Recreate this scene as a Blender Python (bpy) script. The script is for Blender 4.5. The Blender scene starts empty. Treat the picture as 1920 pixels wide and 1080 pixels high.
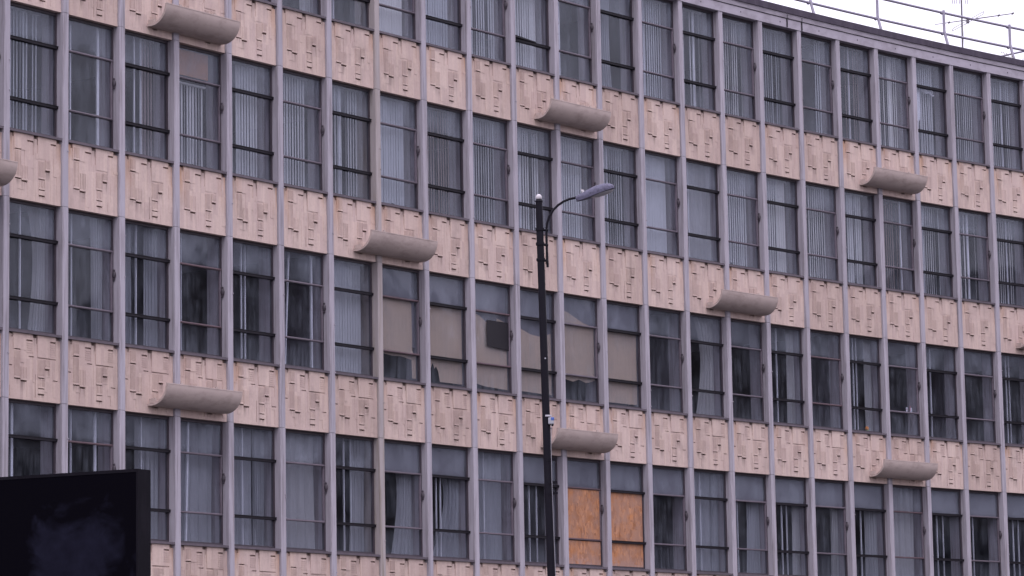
import bpy, math, random
from mathutils import Matrix, Vector
R = math.radians
D = bpy.data
scene = bpy.context.scene
COL = scene.collection

# ------------------------------------------------------------------ camera
PITCH, ROLL = 0.14228, -0.01777
EYE = 1.6
cam_d = D.cameras.new('camera'); cam = D.objects.new('camera', cam_d); COL.objects.link(cam)
cam_d.sensor_width = 36.0; cam_d.lens = 6100 / 1920 * 36.0
cam_d.clip_start = 0.5; cam_d.clip_end = 3000
cp, sp, cr, sr = math.cos(PITCH), math.sin(PITCH), math.cos(ROLL), math.sin(ROLL)
F_ = Vector((0, cp, sp)); U0 = Vector((0, -sp, cp)); R0 = Vector((1, 0, 0))
RX = R0 * cr + U0 * sr; UX = U0 * cr - R0 * sr
cam.matrix_world = Matrix(((RX.x, UX.x, -F_.x, 0), (RX.y, UX.y, -F_.y, 0), (RX.z, UX.z, -F_.z, EYE), (0, 0, 0, 1)))
scene.camera = cam

# ------------------------------------------------------------------ sky, sun, exposure
SUN_EL, SUN_AZ = R(55), R(188)          # azimuth clockwise from +Y (behind the camera)
world = D.worlds.new('World'); scene.world = world; world.use_nodes = True
wn, wl = world.node_tree.nodes, world.node_tree.links
wn.clear()
sky = wn.new('ShaderNodeTexSky'); sky.sky_type = 'NISHITA'; sky.sun_disc = False
sky.sun_elevation = SUN_EL; sky.sun_rotation = SUN_AZ
sky.air_density = 1.0; sky.dust_density = 4.0; sky.ozone_density = 1.0
hsv = wn.new('ShaderNodeHueSaturation'); hsv.inputs['Saturation'].default_value = 0.22
tint = wn.new('ShaderNodeMix'); tint.data_type = 'RGBA'; tint.blend_type = 'MULTIPLY'
tint.inputs[0].default_value = 1.0; tint.inputs[7].default_value = (1.0, 0.955, 1.13, 1)
bg = wn.new('ShaderNodeBackground'); bg.inputs['Strength'].default_value = 0.10
wo = wn.new('ShaderNodeOutputWorld')
# overcast layer: a cloud sheet about three times brighter overhead than at the horizon, mixed over the clear sky
wtc = wn.new('ShaderNodeTexCoord'); wsep = wn.new('ShaderNodeSeparateXYZ'); wl.new(wtc.outputs['Generated'], wsep.inputs[0])
wm = wn.new('ShaderNodeMath'); wm.operation = 'MULTIPLY_ADD'; wm.use_clamp = False; wm.inputs[1].default_value = 27.0; wm.inputs[2].default_value = 12.0
wmx = wn.new('ShaderNodeMath'); wmx.operation = 'MAXIMUM'; wmx.inputs[1].default_value = 0.0
wl.new(wsep.outputs[2], wmx.inputs[0]); wl.new(wmx.outputs[0], wm.inputs[0])
wnz = wn.new('ShaderNodeTexNoise'); wnz.inputs['Scale'].default_value = 4.5; wnz.inputs['Detail'].default_value = 5
wl.new(wtc.outputs['Generated'], wnz.inputs['Vector'])
wmr = wn.new('ShaderNodeMapRange'); wmr.inputs[3].default_value = .72; wmr.inputs[4].default_value = 1.28; wl.new(wnz.outputs[0], wmr.inputs[0])
wmul = wn.new('ShaderNodeMath'); wmul.operation = 'MULTIPLY'; wl.new(wm.outputs[0], wmul.inputs[0]); wl.new(wmr.outputs[0], wmul.inputs[1])
over = wn.new('ShaderNodeMix'); over.data_type = 'RGBA'; over.inputs[0].default_value = 0.7
wl.new(sky.outputs[0], hsv.inputs['Color']); wl.new(hsv.outputs[0], over.inputs[6]); wl.new(wmul.outputs[0], over.inputs[7])
wl.new(over.outputs[2], tint.inputs[6])
wl.new(tint.outputs[2], bg.inputs[0]); wl.new(bg.outputs[0], wo.inputs[0])
sun_d = D.lights.new('sun', 'SUN'); sun_d.energy = 0.6; sun_d.angle = R(30); sun_d.color = (1.0, 0.95, 0.9)
sun = D.objects.new('sun', sun_d); COL.objects.link(sun)
sv = Vector((math.sin(SUN_AZ) * math.cos(SUN_EL), math.cos(SUN_AZ) * math.cos(SUN_EL), math.sin(SUN_EL)))
sun.rotation_euler = sv.to_track_quat('Z', 'Y').to_euler()
sun.location = (0, 0, 60)
vs = scene.view_settings
vs.view_transform = 'Standard'; vs.look = 'None'; vs.gamma = 1.0; vs.exposure = 0.0
scene.cycles.use_denoising = True
scene.cycles.max_bounces = 10; scene.cycles.transparent_max_bounces = 16
scene.cycles.diffuse_bounces = 4; scene.cycles.caustics_reflective = False; scene.cycles.caustics_refractive = False

# ------------------------------------------------------------------ helpers
class MB:
    def __init__(s): s.v, s.f, s.sm = [], [], False
    def box(s, x0, x1, y0, y1, z0, z1):
        n = len(s.v)
        s.v += [(x0,y0,z0),(x1,y0,z0),(x1,y1,z0),(x0,y1,z0),(x0,y0,z1),(x1,y0,z1),(x1,y1,z1),(x0,y1,z1)]
        s.f += [(n,n+3,n+2,n+1),(n+4,n+5,n+6,n+7),(n,n+1,n+5,n+4),(n+1,n+2,n+6,n+5),(n+2,n+3,n+7,n+6),(n+3,n,n+4,n+7)]
    def prism(s, pts, a, b, ax='z'):
        """closed outline pts (2-D), extruded from a to b along ax (z: pts are x,y; y: pts are x,z; x: pts are y,z)"""
        n = len(s.v); m = len(pts)
        for h in (a, b):
            for p in pts:
                s.v.append((p[0],p[1],h) if ax == 'z' else ((p[0],h,p[1]) if ax == 'y' else (h,p[0],p[1])))
        s.f += [tuple(range(n+m-1, n-1, -1)), tuple(range(n+m, n+2*m))]
        for i in range(m):
            j = (i+1) % m
            s.f.append((n+i, n+j, n+m+j, n+m+i))
    def tube(s, pts, r, seg=10, cap=True):
        pts = [Vector(p) for p in pts]; n0 = len(s.v)
        rs = r if isinstance(r, (list, tuple)) else [r]*len(pts)
        up = None
        for i, p in enumerate(pts):
            d = (pts[min(i+1, len(pts)-1)] - pts[max(i-1, 0)]).normalized()
            if up is None:
                up = Vector((0,0,1)) if abs(d.z) < 0.9 else Vector((1,0,0))
            a = d.cross(up).normalized(); b = a.cross(d).normalized(); up = b
            for k in range(seg):
                t = 2*math.pi*k/seg
                s.v.append(tuple(p + (a*math.cos(t) + b*math.sin(t))*rs[i]))
        for i in range(len(pts)-1):
            for k in range(seg):
                k2 = (k+1) % seg
                s.f.append((n0+i*seg+k, n0+i*seg+k2, n0+(i+1)*seg+k2, n0+(i+1)*seg+k))
        if cap:
            s.f.append(tuple(n0+k for k in range(seg-1, -1, -1)))
            e = n0+(len(pts)-1)*seg
            s.f.append(tuple(e+k for k in range(seg)))
    def ball(s, c, rx, ry, rz, nu=12, nv=8):
        n = len(s.v)
        for j in range(1, nv):
            ph = math.pi*j/nv
            for i in range(nu):
                t = 2*math.pi*i/nu
                s.v.append((c[0]+rx*math.sin(ph)*math.cos(t), c[1]+ry*math.sin(ph)*math.sin(t), c[2]+rz*math.cos(ph)))
        top = len(s.v); s.v.append((c[0],c[1],c[2]+rz)); s.v.append((c[0],c[1],c[2]-rz))
        for j in range(nv-2):
            for i in range(nu):
                i2 = (i+1) % nu
                s.f.append((n+j*nu+i, n+(j+1)*nu+i, n+(j+1)*nu+i2, n+j*nu+i2))
        for i in range(nu):
            i2 = (i+1) % nu
            s.f.append((top, n+i, n+i2)); s.f.append((top+1, n+(nv-2)*nu+i2, n+(nv-2)*nu+i))
    def mesh(s, name, mat, smooth=False):
        m = D.meshes.new(name); m.from_pydata(s.v, [], s.f)
        m.materials.append(mat)
        if smooth:
            m.polygons.foreach_set('use_smooth', [True]*len(m.polygons))
            m.set_sharp_from_angle(angle=R(40))
        m.update(); return m

def link(name, mesh, parent=None, loc=None, rz=None):
    o = D.objects.new(name, mesh); COL.objects.link(o)
    if parent: o.parent = parent
    if loc: o.location = loc
    if rz is not None: o.rotation_euler = (0, 0, rz)
    return o
def build(mb, name, mat, parent=None, loc=None, rz=None, smooth=False):
    return link(name, mb.mesh(name, mat, smooth), parent, loc, rz)
def bevel(o, w, n=2):
    b = o.modifiers.new('bevel', 'BEVEL'); b.width = w; b.segments = n; b.limit_method = 'ANGLE'; return o
def tag(o, label=None, cat=None, group=None, kind=None):
    if label: o['label'] = label
    if cat: o['category'] = cat
    if group: o['group'] = group
    if kind: o['kind'] = kind
    return o
def empty(name, loc=(0,0,0), rz=0):
    o = D.objects.new(name, None); COL.objects.link(o); o.location = loc; o.rotation_euler = (0,0,rz); o.empty_display_size = .3
    return o

# ------------------------------------------------------------------ materials
class NT:
    def __init__(s, name):
        s.m = D.materials.new(name); s.m.use_nodes = True
        s.n, s.l = s.m.node_tree.nodes, s.m.node_tree.links
        s.n.clear(); s.out = s.n.new('ShaderNodeOutputMaterial')
    def __call__(s, typ, **kw):
        nd = s.n.new('ShaderNode'+typ)
        for k, v in kw.items():
            if k.startswith('i_'):
                key = k[2:]; key = int(key) if key.isdigit() else key.replace('_', ' ')
                if hasattr(v, 'is_output') or isinstance(v, bpy.types.NodeSocket): s.l.new(v, nd.inputs[key])
                else: nd.inputs[key].default_value = v
            else: setattr(nd, k, v)
        return nd
    def mix(s, fac, a, b, mode='MIX'):
        nd = s.n.new('ShaderNodeMix'); nd.data_type = 'RGBA'; nd.blend_type = mode
        for i, v in ((0, fac), (6, a), (7, b)):
            if isinstance(v, bpy.types.NodeSocket): s.l.new(v, nd.inputs[i])
            elif i == 0: nd.inputs[0].default_value = v
            else: nd.inputs[i].default_value = (*v, 1) if len(v) == 3 else v
        return nd.outputs[2]
    def math(s, op, a, b=0.0, clamp=False):
        nd = s.n.new('ShaderNodeMath'); nd.operation = op; nd.use_clamp = clamp
        for i, v in ((0, a), (1, b)):
            if isinstance(v, bpy.types.NodeSocket): s.l.new(v, nd.inputs[i])
            else: nd.inputs[i].default_value = v
        return nd.outputs[0]
    def ramp(s, fac, p0, p1, c0=(0,0,0), c1=(1,1,1)):
        nd = s.n.new('ShaderNodeValToRGB'); e = nd.color_ramp.elements
        e[0].position = p0; e[1].position = p1; e[0].color = (*c0, 1); e[1].color = (*c1, 1)
        s.l.new(fac, nd.inputs[0]); return nd.outputs[0]
    def noise(s, vec, scale, detail=4, rough=.55, dist=0):
        nd = s.n.new('ShaderNodeTexNoise'); nd.inputs['Scale'].default_value = scale
        nd.inputs['Detail'].default_value = detail; nd.inputs['Roughness'].default_value = rough
        nd.inputs['Distortion'].default_value = dist
        s.l.new(vec, nd.inputs['Vector']); return nd.outputs[0]
    def coords(s, scale=(1,1,1), rnd=40.0):
        """object coordinates, shifted by a per-object random so that copies do not share their stains"""
        tc = s.n.new('ShaderNodeTexCoord'); oi = s.n.new('ShaderNodeObjectInfo')
        mp = s.n.new('ShaderNodeMapping'); s.l.new(tc.outputs['Object'], mp.inputs['Vector'])
        mp.inputs['Scale'].default_value = scale
        if rnd:
            mu = s.n.new('ShaderNodeVectorMath'); mu.operation = 'SCALE'; mu.inputs[0].default_value = (rnd, rnd*.7, rnd*1.3)
            s.l.new(oi.outputs['Random'], mu.inputs['Scale']); s.l.new(mu.outputs[0], mp.inputs['Location'])
        return mp.outputs[0], oi.outputs['Random'], tc.outputs['Object']
    def done(s, color, rough=.8, metal=0.0, bump=None, bstr=.3, bdist=.01, spec=.3):
        b = s.n.new('ShaderNodeBsdfPrincipled')
        for k, v in (('Base Color', color), ('Roughness', rough), ('Metallic', metal), ('Specular IOR Level', spec)):
            if isinstance(v, bpy.types.NodeSocket): s.l.new(v, b.inputs[k])
            else: b.inputs[k].default_value = (*v, 1) if isinstance(v, tuple) and len(v) == 3 else v
        if bump is not None:
            bn = s.n.new('ShaderNodeBump'); bn.inputs['Strength'].default_value = bstr; bn.inputs['Distance'].default_value = bdist
            s.l.new(bump, bn.inputs['Height']); s.l.new(bn.outputs[0], b.inputs['Normal'])
        s.l.new(b.outputs[0], s.out.inputs[0]); return s.m

def worn(name, col, var=.25, scale=(6,6,6), rough=.75, dark=None, dscale=(14,14,1.2), damt=.5, bump=True, rnd=40., spec=.3):
    t = NT(name); v, r, o = t.coords(scale, rnd)
    n = t.noise(v, 1.0, 6, .6)
    c = t.mix(n, tuple(x*(1-var) for x in col), tuple(min(1, x*(1+var)) for x in col))
    k = t.ramp(r, 0, 1, (1-var*.3,)*3, (1+var*.3,)*3); c = t.mix(1.0, c, k, 'MULTIPLY')
    if dark:
        v2, _, _ = t.coords(dscale, rnd); n2 = t.noise(v2, 1.0, 5, .65)
        c = t.mix(t.math('MULTIPLY', t.ramp(n2, .48, .72), damt), c, dark)
    return t.done(c, rough, bump=n if bump else None, bstr=.15, bdist=.004, spec=spec)

def mat_panel():
    t = NT('pink_cast_concrete'); v, r, o = t.coords((1,1,1))
    n1 = t.noise(v, 3.0, 5, .6); n2 = t.noise(v, 26.0, 4, .65)
    c = t.mix(n1, (.48,.37,.33), (.57,.452,.415))
    sp0 = t('SeparateXYZ'); t.l.new(o, sp0.inputs[0])
    cx = t.math('FLOOR', t.math('MULTIPLY', sp0.outputs[0], 13.2)); cz = t.math('FLOOR', t.math('MULTIPLY', sp0.outputs[2], 2.9))
    cmb = t('CombineXYZ'); t.l.new(cx, cmb.inputs[0]); t.l.new(cz, cmb.inputs[1]); t.l.new(t.math('MULTIPLY', r, 91.7), cmb.inputs[2])
    wn_ = t('TexWhiteNoise'); t.l.new(cmb.outputs[0], wn_.inputs['Vector'])
    c = t.mix(1.0, c, t.mix(wn_.outputs['Value'], (.90,.885,.90), (1.05,1.055,1.03)), 'MULTIPLY')
    c = t.mix(t.math('MULTIPLY', t.ramp(n2, .35, .75), .35), c, (.38,.27,.245))
    # long streaks of dirt running down
    v2, _, _ = t.coords((16,16,1.1)); n3 = t.noise(v2, 1.0, 5, .6)
    c = t.mix(t.math('MULTIPLY', t.ramp(n3, .50, .74), .26), c, (.23,.175,.15))
    # rust washes from the sill, strongest at the edges of the panel's top
    sep = t('SeparateXYZ'); t.l.new(o, sep.inputs[0])
    edge = t.math('SUBTRACT', 1.0, t.math('MULTIPLY', sep.outputs[0], 3.2), True)
    edge2 = t.math('MULTIPLY', t.math('SUBTRACT', sep.outputs[0], 1.02), 3.0, True)
    top = t.math('MULTIPLY', t.math('SUBTRACT', sep.outputs[2], .35), 1.6, True)
    v4, _, _ = t.coords((7,7,1.3), 90.); n4 = t.ramp(t.noise(v4, 1.0, 4, .6), .38, .58)
    ru = t.math('MULTIPLY', t.math('MULTIPLY', t.math('ADD', edge, edge2, True), top, True), n4)
    ru = t.math('MULTIPLY', ru, t.ramp(r, .2, .9), True)
    c = t.mix(t.math('MULTIPLY', ru, .85), c, (.40,.20,.085))
    # sooty blotches
    v5, _, _ = t.coords((2.2,2.2,1.4), 70.); n5 = t.noise(v5, 1.0, 6, .7)
    c = t.mix(t.math('MULTIPLY', t.ramp(n5, .52, .74), .42), c, (.24,.19,.175))
    for (u0, u1, v, ln) in ((.24,.37,.72,.20),(.12,.25,.69,.12),(.70,.80,.52,.17),(.57,.70,.90,.06),(.0,.1,.0,.2),(.46,.57,.0,.22),(.9,1.,.0,.2)):
        xa, xb, zt = u0*1.26, u1*1.26, (1-v)*1.107
        bx = t.math('MULTIPLY', t.math('MULTIPLY', t.math('SUBTRACT', sep.outputs[0], xa), 40., True), t.math('MULTIPLY', t.math('SUBTRACT', xb, sep.outputs[0]), 40., True))
        bz = t.math('MULTIPLY', t.math('LESS_THAN', sep.outputs[2], zt), t.math('SUBTRACT', 1.0, t.math('MULTIPLY', t.math('SUBTRACT', zt, sep.outputs[2]), 1/ln), True))
        mk = t.math('MULTIPLY', t.math('MULTIPLY', bx, bz), t.ramp(n3, .38, .62))
        c = t.mix(t.math('MULTIPLY', mk, .75), c, (.14,.108,.10))
    k = t.ramp(r, 0, 1, (.90,.885,.87), (1.07,1.075,1.07)); c = t.mix(1.0, c, k, 'MULTIPLY')
    return t.done(c, .88, bump=n2, bstr=.25, bdist=.004, spec=.2)

def mat_glass():
    t = NT('dusty_window_glass'); v, r, o = t.coords((1,1,1))
    lw = t('LayerWeight'); lw.inputs['Blend'].default_value = .5
    f = t.math('POWER', lw.outputs['Facing'], 4.0)
    f = t.math('ADD', t.math('MULTIPLY', f, .5), .020, True)
    tr = t('BsdfTransparent'); tr.inputs[0].default_value = (.885,.895,.92,1)
    gl = t('BsdfGlossy'); gl.inputs['Roughness'].default_value = .04; gl.inputs[0].default_value = (.90,.935,1.01,1)
    nb = t.noise(v, .9, 2); bn = t('Bump'); bn.inputs['Strength'].default_value = .10; bn.inputs['Distance'].default_value = .05
    t.l.new(nb, bn.inputs['Height']); t.l.new(bn.outputs[0], gl.inputs['Normal'])
    m1 = t('MixShader'); t.l.new(f, m1.inputs[0]); t.l.new(tr.outputs[0], m1.inputs[1]); t.l.new(gl.outputs[0], m1.inputs[2])
    v2, _, _ = t.coords((9,9,1.0)); st = t.noise(v2, 1.0, 5, .65)
    blot = t.noise(v, 1.7, 4, .6)
    d = t.math('MULTIPLY', t.ramp(st, .35, .8), t.ramp(blot, .35, .75))
    d = t.math('MULTIPLY', d, .17)
    sep = t('SeparateXYZ'); t.l.new(o, sep.inputs[0])
    up = t.math('MULTIPLY', t.math('SUBTRACT', sep.outputs[2], 1.60), 9.0, True)      # paler haze layered on the top lights
    lo = t.math('MULTIPLY', t.math('SUBTRACT', .62, sep.outputs[2], True), 1.5, True)
    d = t.math('ADD', d, t.math('MULTIPLY', up, t.math('MULTIPLY', t.ramp(blot, .2, .7), .16)))
    d = t.math('ADD', d, t.math('MULTIPLY', lo, t.math('MULTIPLY', t.ramp(st, .25, .7), .10)))
    d = t.math('ADD', d, t.math('MULTIPLY', r, .012)); 
    df = t('BsdfDiffuse'); df.inputs[0].default_value = (.355,.385,.455,1)
    m2 = t('MixShader'); t.l.new(d, m2.inputs[0]); t.l.new(m1.outputs[0], m2.inputs[1]); t.l.new(df.outputs[0], m2.inputs[2])
    t.l.new(m2.outputs[0], t.out.inputs[0]); return t.m

def mat_osb():
    t = NT('strand_board'); v, r, o = t.coords((1,1,1))
    mp = t('Mapping'); t.l.new(v, mp.inputs[0]); mp.inputs['Scale'].default_value = (15,15,6); mp.inputs['Rotation'].default_value = (0,.5,0)
    vo = t('TexVoronoi', i_Scale=1.0); t.l.new(mp.outputs[0], vo.inputs['Vector'])
    mp2 = t('Mapping'); t.l.new(v, mp2.inputs[0]); mp2.inputs['Scale'].default_value = (17,17,7); mp2.inputs['Rotation'].default_value = (0,-.35,0)
    vo2 = t('TexVoronoi', i_Scale=1.0); t.l.new(mp2.outputs[0], vo2.inputs['Vector'])
    a = t.mix(vo.outputs['Color'], (.23,.09,.04), (.54,.235,.10)); 
    b = t.mix(vo2.outputs['Color'], (.19,.07,.03), (.58,.27,.13))
    c = t.mix(t.ramp(t.noise(v, 9., 2), .45, .55), a, b)
    sep = t('SeparateXYZ'); t.l.new(o, sep.inputs[0])
    low = t.math('MULTIPLY', t.math('SUBTRACT', .30, sep.outputs[2], True), 4.5, True)
    low = t.math('MULTIPLY', low, t.ramp(t.noise(v, 14., 4), .35, .55), True)
    c = t.mix(t.math('MULTIPLY', low, .7), c, (.34,.27,.27))
    c = t.mix(t.math('MULTIPLY', t.ramp(t.noise(v, 3.2, 5, .7), .36, .62), .75), c, (.32,.19,.145))
    return t.done(c, .8, bump=vo.outputs['Distance'], bstr=.2, bdist=.003)

def mat_fabric(name, col, stripe=30.):
    t = NT(name); v, r, o = t.coords((stripe, stripe, .8)); n = t.noise(v, 1.0, 3)
    c = t.mix(n, tuple(x*.86 for x in col), col)
    k = t.ramp(r, 0, 1, (.78,.8,.84), (1.05,1.03,1.0)); c = t.mix(1.0, c, k, 'MULTIPLY')
    df = t('BsdfDiffuse'); tl = t('BsdfTranslucent'); t.l.new(c, df.inputs[0]); t.l.new(c, tl.inputs[0])
    m = t('MixShader', i_0=.25); t.l.new(df.outputs[0], m.inputs[1]); t.l.new(tl.outputs[0], m.inputs[2])
    t.l.new(m.outputs[0], t.out.inputs[0]); return t.m

M = {}
M['panel'] = mat_panel()
M['glass'] = mat_glass()
M['osb'] = mat_osb()
M['mullion'] = worn('lilac_grey_concrete', (.345,.318,.36), .2, (5,5,1.6), .85, (.14,.12,.125), (18,18,.8), .75)
M['mullion_dirty'] = worn('stained_olive_concrete', (.33,.29,.29), .2, (5,5,1.2), .85, (.17,.14,.10), (14,14,.8), .7)
M['fascia'] = worn('fascia_concrete', (.35,.32,.365), .18, (3,3,6), .85, (.14,.12,.135), (2.5,2.5,4), .5, rnd=0)
M['band'] = worn('stained_stone_band', (.28,.255,.29), .25, (3,3,9), .85, (.12,.10,.12), (1.6,1.6,9), .75, rnd=0)
M['coping'] = worn('dark_weathered_coping', (.05,.04,.058), .4, (4,4,4), .85, (.14,.12,.145), (5,5,2.5), .3, rnd=0)
M['trough'] = worn('buff_concrete', (.435,.352,.325), .16, (3,3,3), .85, (.24,.185,.165), (2.5,6,6), .6)
M['frame'] = worn('dark_plum_metal', (.05,.04,.05), .3, (9,9,9), .5, spec=.4)
M['frame_pale'] = worn('faded_grey_metal', (.15,.125,.15), .3, (9,9,9), .55, spec=.4)
M['frame_red'] = worn('faded_red_brown_metal', (.13,.088,.10), .3, (9,9,9), .55)
M['sash'] = worn('black_sash_metal', (.011,.009,.013), .3, (9,9,9), .6, spec=.2)
M['sill'] = worn('plum_grey_sill', (.10,.082,.097), .3, (7,7,7), .6, (.05,.04,.05), (10,10,3), .5)
M['post'] = worn('white_painted_wood', (.62,.62,.68), .08, (5,5,5), .6)
M['reveal'] = worn('pale_plaster', (.33,.32,.37), .1, (4,4,4), .8)
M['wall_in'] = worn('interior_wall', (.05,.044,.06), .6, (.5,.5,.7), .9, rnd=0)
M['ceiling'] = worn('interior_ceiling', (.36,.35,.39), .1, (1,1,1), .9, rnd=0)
M['blind'] = mat_fabric('pale_blind_fabric', (.74,.745,.775))
M['blind_brown'] = mat_fabric('brown_blind_fabric', (.36,.29,.29))
M['curtain'] = mat_fabric('thin_grey_curtain', (.47,.47,.50), 18.)
M['film'] = worn('grey_window_film', (.155,.15,.175), .15, (2,2,1), .7, (.13,.13,.15), (6,6,1), .5)
M['sheet'] = worn('beige_backing_sheet', (.43,.335,.268), .07, (1.2,1.2,1.2), .8, (.35,.28,.235), (1.5,1.5,1.5), .5)
M['orange_film'] = worn('orange_brown_board', (.32,.15,.08), .2, (4,4,4), .8)
M['black'] = worn('black_card', (.012,.01,.014), .2, (4,4,4), .7)

# ------------------------------------------------------------------ plan of the curved front
PX0, PY0, TH0, KAP, DK, BAY = 0.74547, 46.2521, 0.88628, -0.00946, -0.00049, 1.4
K0, K1 = -2, 25
WM = 0.14
def heading(s): return TH0 + KAP*(s-11) + DK*(s-11)**2/2
def plan_all():
    pts = {11: Vector((PX0*BAY, PY0*BAY))}
    p = pts[11].copy()
    for k in range(11, 30):
        for j in range(50):
            a = heading(k+(j+.5)/50); p = p + Vector((math.cos(a), math.sin(a)))*BAY/50
        pts[k+1] = p.copy()
    p = pts[11].copy()
    for k in range(11, -6, -1):
        for j in range(50):
            a = heading(k-(j+.5)/50); p = p - Vector((math.cos(a), math.sin(a)))*BAY/50
        pts[k-1] = p.copy()
    return pts
P = plan_all()
def bay(k):
    d = P[k+1]-P[k]; return P[k], math.atan2(d.y, d.x), d.length
BASE = Vector((P[11].x, P[11].y, 0))
def loc(k, z): return (P[k].x-BASE.x, P[k].y-BASE.y, z)
def at(s, y, z):
    """point at bay position s, y metres behind the mullion fronts"""
    k = math.floor(s); p, a, c = bay(k); f = (s-k)*c
    return Vector((p.x + math.cos(a)*f - math.sin(a)*y, p.y + math.sin(a)*f + math.cos(a)*y, z))
def node_dir(k):
    a = (bay(k)[1]+bay(k-1)[1])/2; return Vector((-math.sin(a), math.cos(a)))
def strip(mb, y0, y1, z0, z1, ka, kb):
    n = len(mb.v)
    for k in range(ka, kb+1):
        d = node_dir(k)
        for y, z in ((y0,z0),(y1,z0),(y1,z1),(y0,z1)):
            mb.v.append((P[k].x+d.x*y-BASE.x, P[k].y+d.y*y-BASE.y, z))
    m = kb-ka
    for i in range(m):
        for j in range(4):
            j2 = (j+1) % 4
            mb.f.append((n+i*4+j, n+i*4+j2, n+(i+1)*4+j2, n+(i+1)*4+j))
    mb.f += [(n+3,n+2,n+1,n), (n+m*4, n+m*4+1, n+m*4+2, n+m*4+3)]

LINTEL = [17.459, 14.079, 10.771, 7.464, 4.145]
SILL = [15.182, 11.878, 8.555, 5.252]
FIRST = [4, -1, -1, -1]
LAST = 23

building = empty('office_building', BASE)
tag(building, 'long curved concrete office block with pink relief panels, lilac mullions and grimy windows', 'office building')

# ------------------------------------------------------------------ setting below
def mat_ground():
    t = NT('asphalt'); v, r, o = t.coords((1,1,1), 0); n = t.noise(v, 40., 5); n2 = t.noise(v, .3, 4)
    c = t.mix(n, (.035,.035,.037), (.075,.073,.075)); c = t.mix(t.math('MULTIPLY', n2, .5), c, (.09,.085,.085))
    return t.done(c, .9, bump=n, bstr=.3, bdist=.01)
gm = MB(); gm.v = [(-1500,-1500,0),(1500,-1500,0),(1500,1500,0),(-1500,1500,0)]; gm.f = [(0,1,2,3)]
tag(build(gm, 'ground', mat_ground()), 'dark asphalt ground running to the horizon', None, None, 'structure')
def mat_paving():
    t = NT('paving_slabs'); v, r, o = t.coords((1,1,1), 0)
    br = t('TexBrick', i_Scale=1.6, i_Mortar_Size=.012); t.l.new(v, br.inputs['Vector'])
    br.inputs['Color1'].default_value = (.13,.125,.12,1); br.inputs['Color2'].default_value = (.10,.098,.095,1); br.inputs['Mortar'].default_value = (.1,.1,.1,1)
    return t.done(br.outputs[0], .9)
pv = MB(); strip(pv, -6.0, .05, 0.002, .13, K0, K1)
for i, q in enumerate(pv.v): pv.v[i] = (q[0]+BASE.x, q[1]+BASE.y, q[2])
tag(build(pv, 'pavement', mat_paving()), 'raised grey slab pavement along the foot of the building', None, None, 'structure')

# ------------------------------------------------------------------ building: shell
def shell(name, mat, *args):
    mb = MB(); strip(mb, *args); return build(mb, name, mat, building)
shell('ground_floor_wall', M['fascia'], .12, .4, 0, LINTEL[4]-.004, K0, K1)
for i in range(5):
    z = LINTEL[i]
    if i == 0: shell('ceiling', M['ceiling'], .26, 6.0, z+.02, z+.3, K0, K1)
    else:
        shell('floor_slab', M['ceiling'], .26, 6.0, z+.02, z+.35, K0, K1)
        shell('spandrel_wall', M['reveal'], .18, .255, z+.015, SILL[i-1]-.006, K0, K1)
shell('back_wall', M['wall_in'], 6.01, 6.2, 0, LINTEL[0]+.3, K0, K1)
for k in (K0, K1):
    mb = MB(); d = node_dir(k); a = math.atan2(d.y, d.x)-math.pi/2
    mb.box(-.3 if k == K0 else .01, -.01 if k == K0 else .3, .02, 6.2, 0, LINTEL[0]+.3)
    build(mb, 'end_wall', M['mullion'], building, loc(k, 0), a)
rng = random.Random(7)
for i in range(4):
    k = K0 + rng.choice((2, 3))
    while k < K1:
        if rng.random() < .8:
            mb = MB(); mb.box(-.11, -.03, .5001, 5.99, LINTEL[i+1]+.36, LINTEL[i]+.01)
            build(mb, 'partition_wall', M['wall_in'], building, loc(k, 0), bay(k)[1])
        k += rng.choice((2, 3, 3, 4))
# roof, fascia, cornice
shell('roof', M['coping'], .3, 14.0, LINTEL[0]+.31, 17.86, K0, K1)
shell('fascia_beam', M['fascia'], -.012, .24, LINTEL[0], 17.652, K0, K1)
shell('shadow_joint', M['black'], .02, .24, 17.6525, 17.668, K0, K1)
shell('cornice', M['band'], -.03, .27, 17.669, 17.778, K0, K1)
shell('coping', M['coping'], -.055, .5, 17.779, 17.925, K0, K1)
# dark joints and bolt holes on the fascia
mb = MB()
for s in (16.62, 17.0):
    p = at(s, 0, 0); a = bay(int(s))[1]
    x, y = p.x-BASE.x, p.y-BASE.y
    c, sn = math.cos(a), math.sin(a)
    n = len(mb.v); w = .011
    for z in (LINTEL[0]+.004, 17.75):
        for (lx, ly) in ((-w,-.034),(w,-.034),(w,.0),(-w,.0)):
            mb.v.append((x+c*lx-sn*ly, y+sn*lx+c*ly, z))
    mb.f += [(n,n+1,n+5,n+4),(n+1,n+2,n+6,n+5),(n+2,n+3,n+7,n+6),(n+3,n,n+4,n+7),(n+4,n+5,n+6,n+7),(n,n+3,n+2,n+1)]
build(mb, 'expansion_joint', M['black'], building)
for k in range(10, 25):
    b = MB(); p, a, c = bay(k)
    b.ball((c*.5-.07, -.012, 17.555), .016, .008, .018, 8, 6)
    build(b, 'bolt', M['coping'], building, loc(k, 0), a, True)

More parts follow.
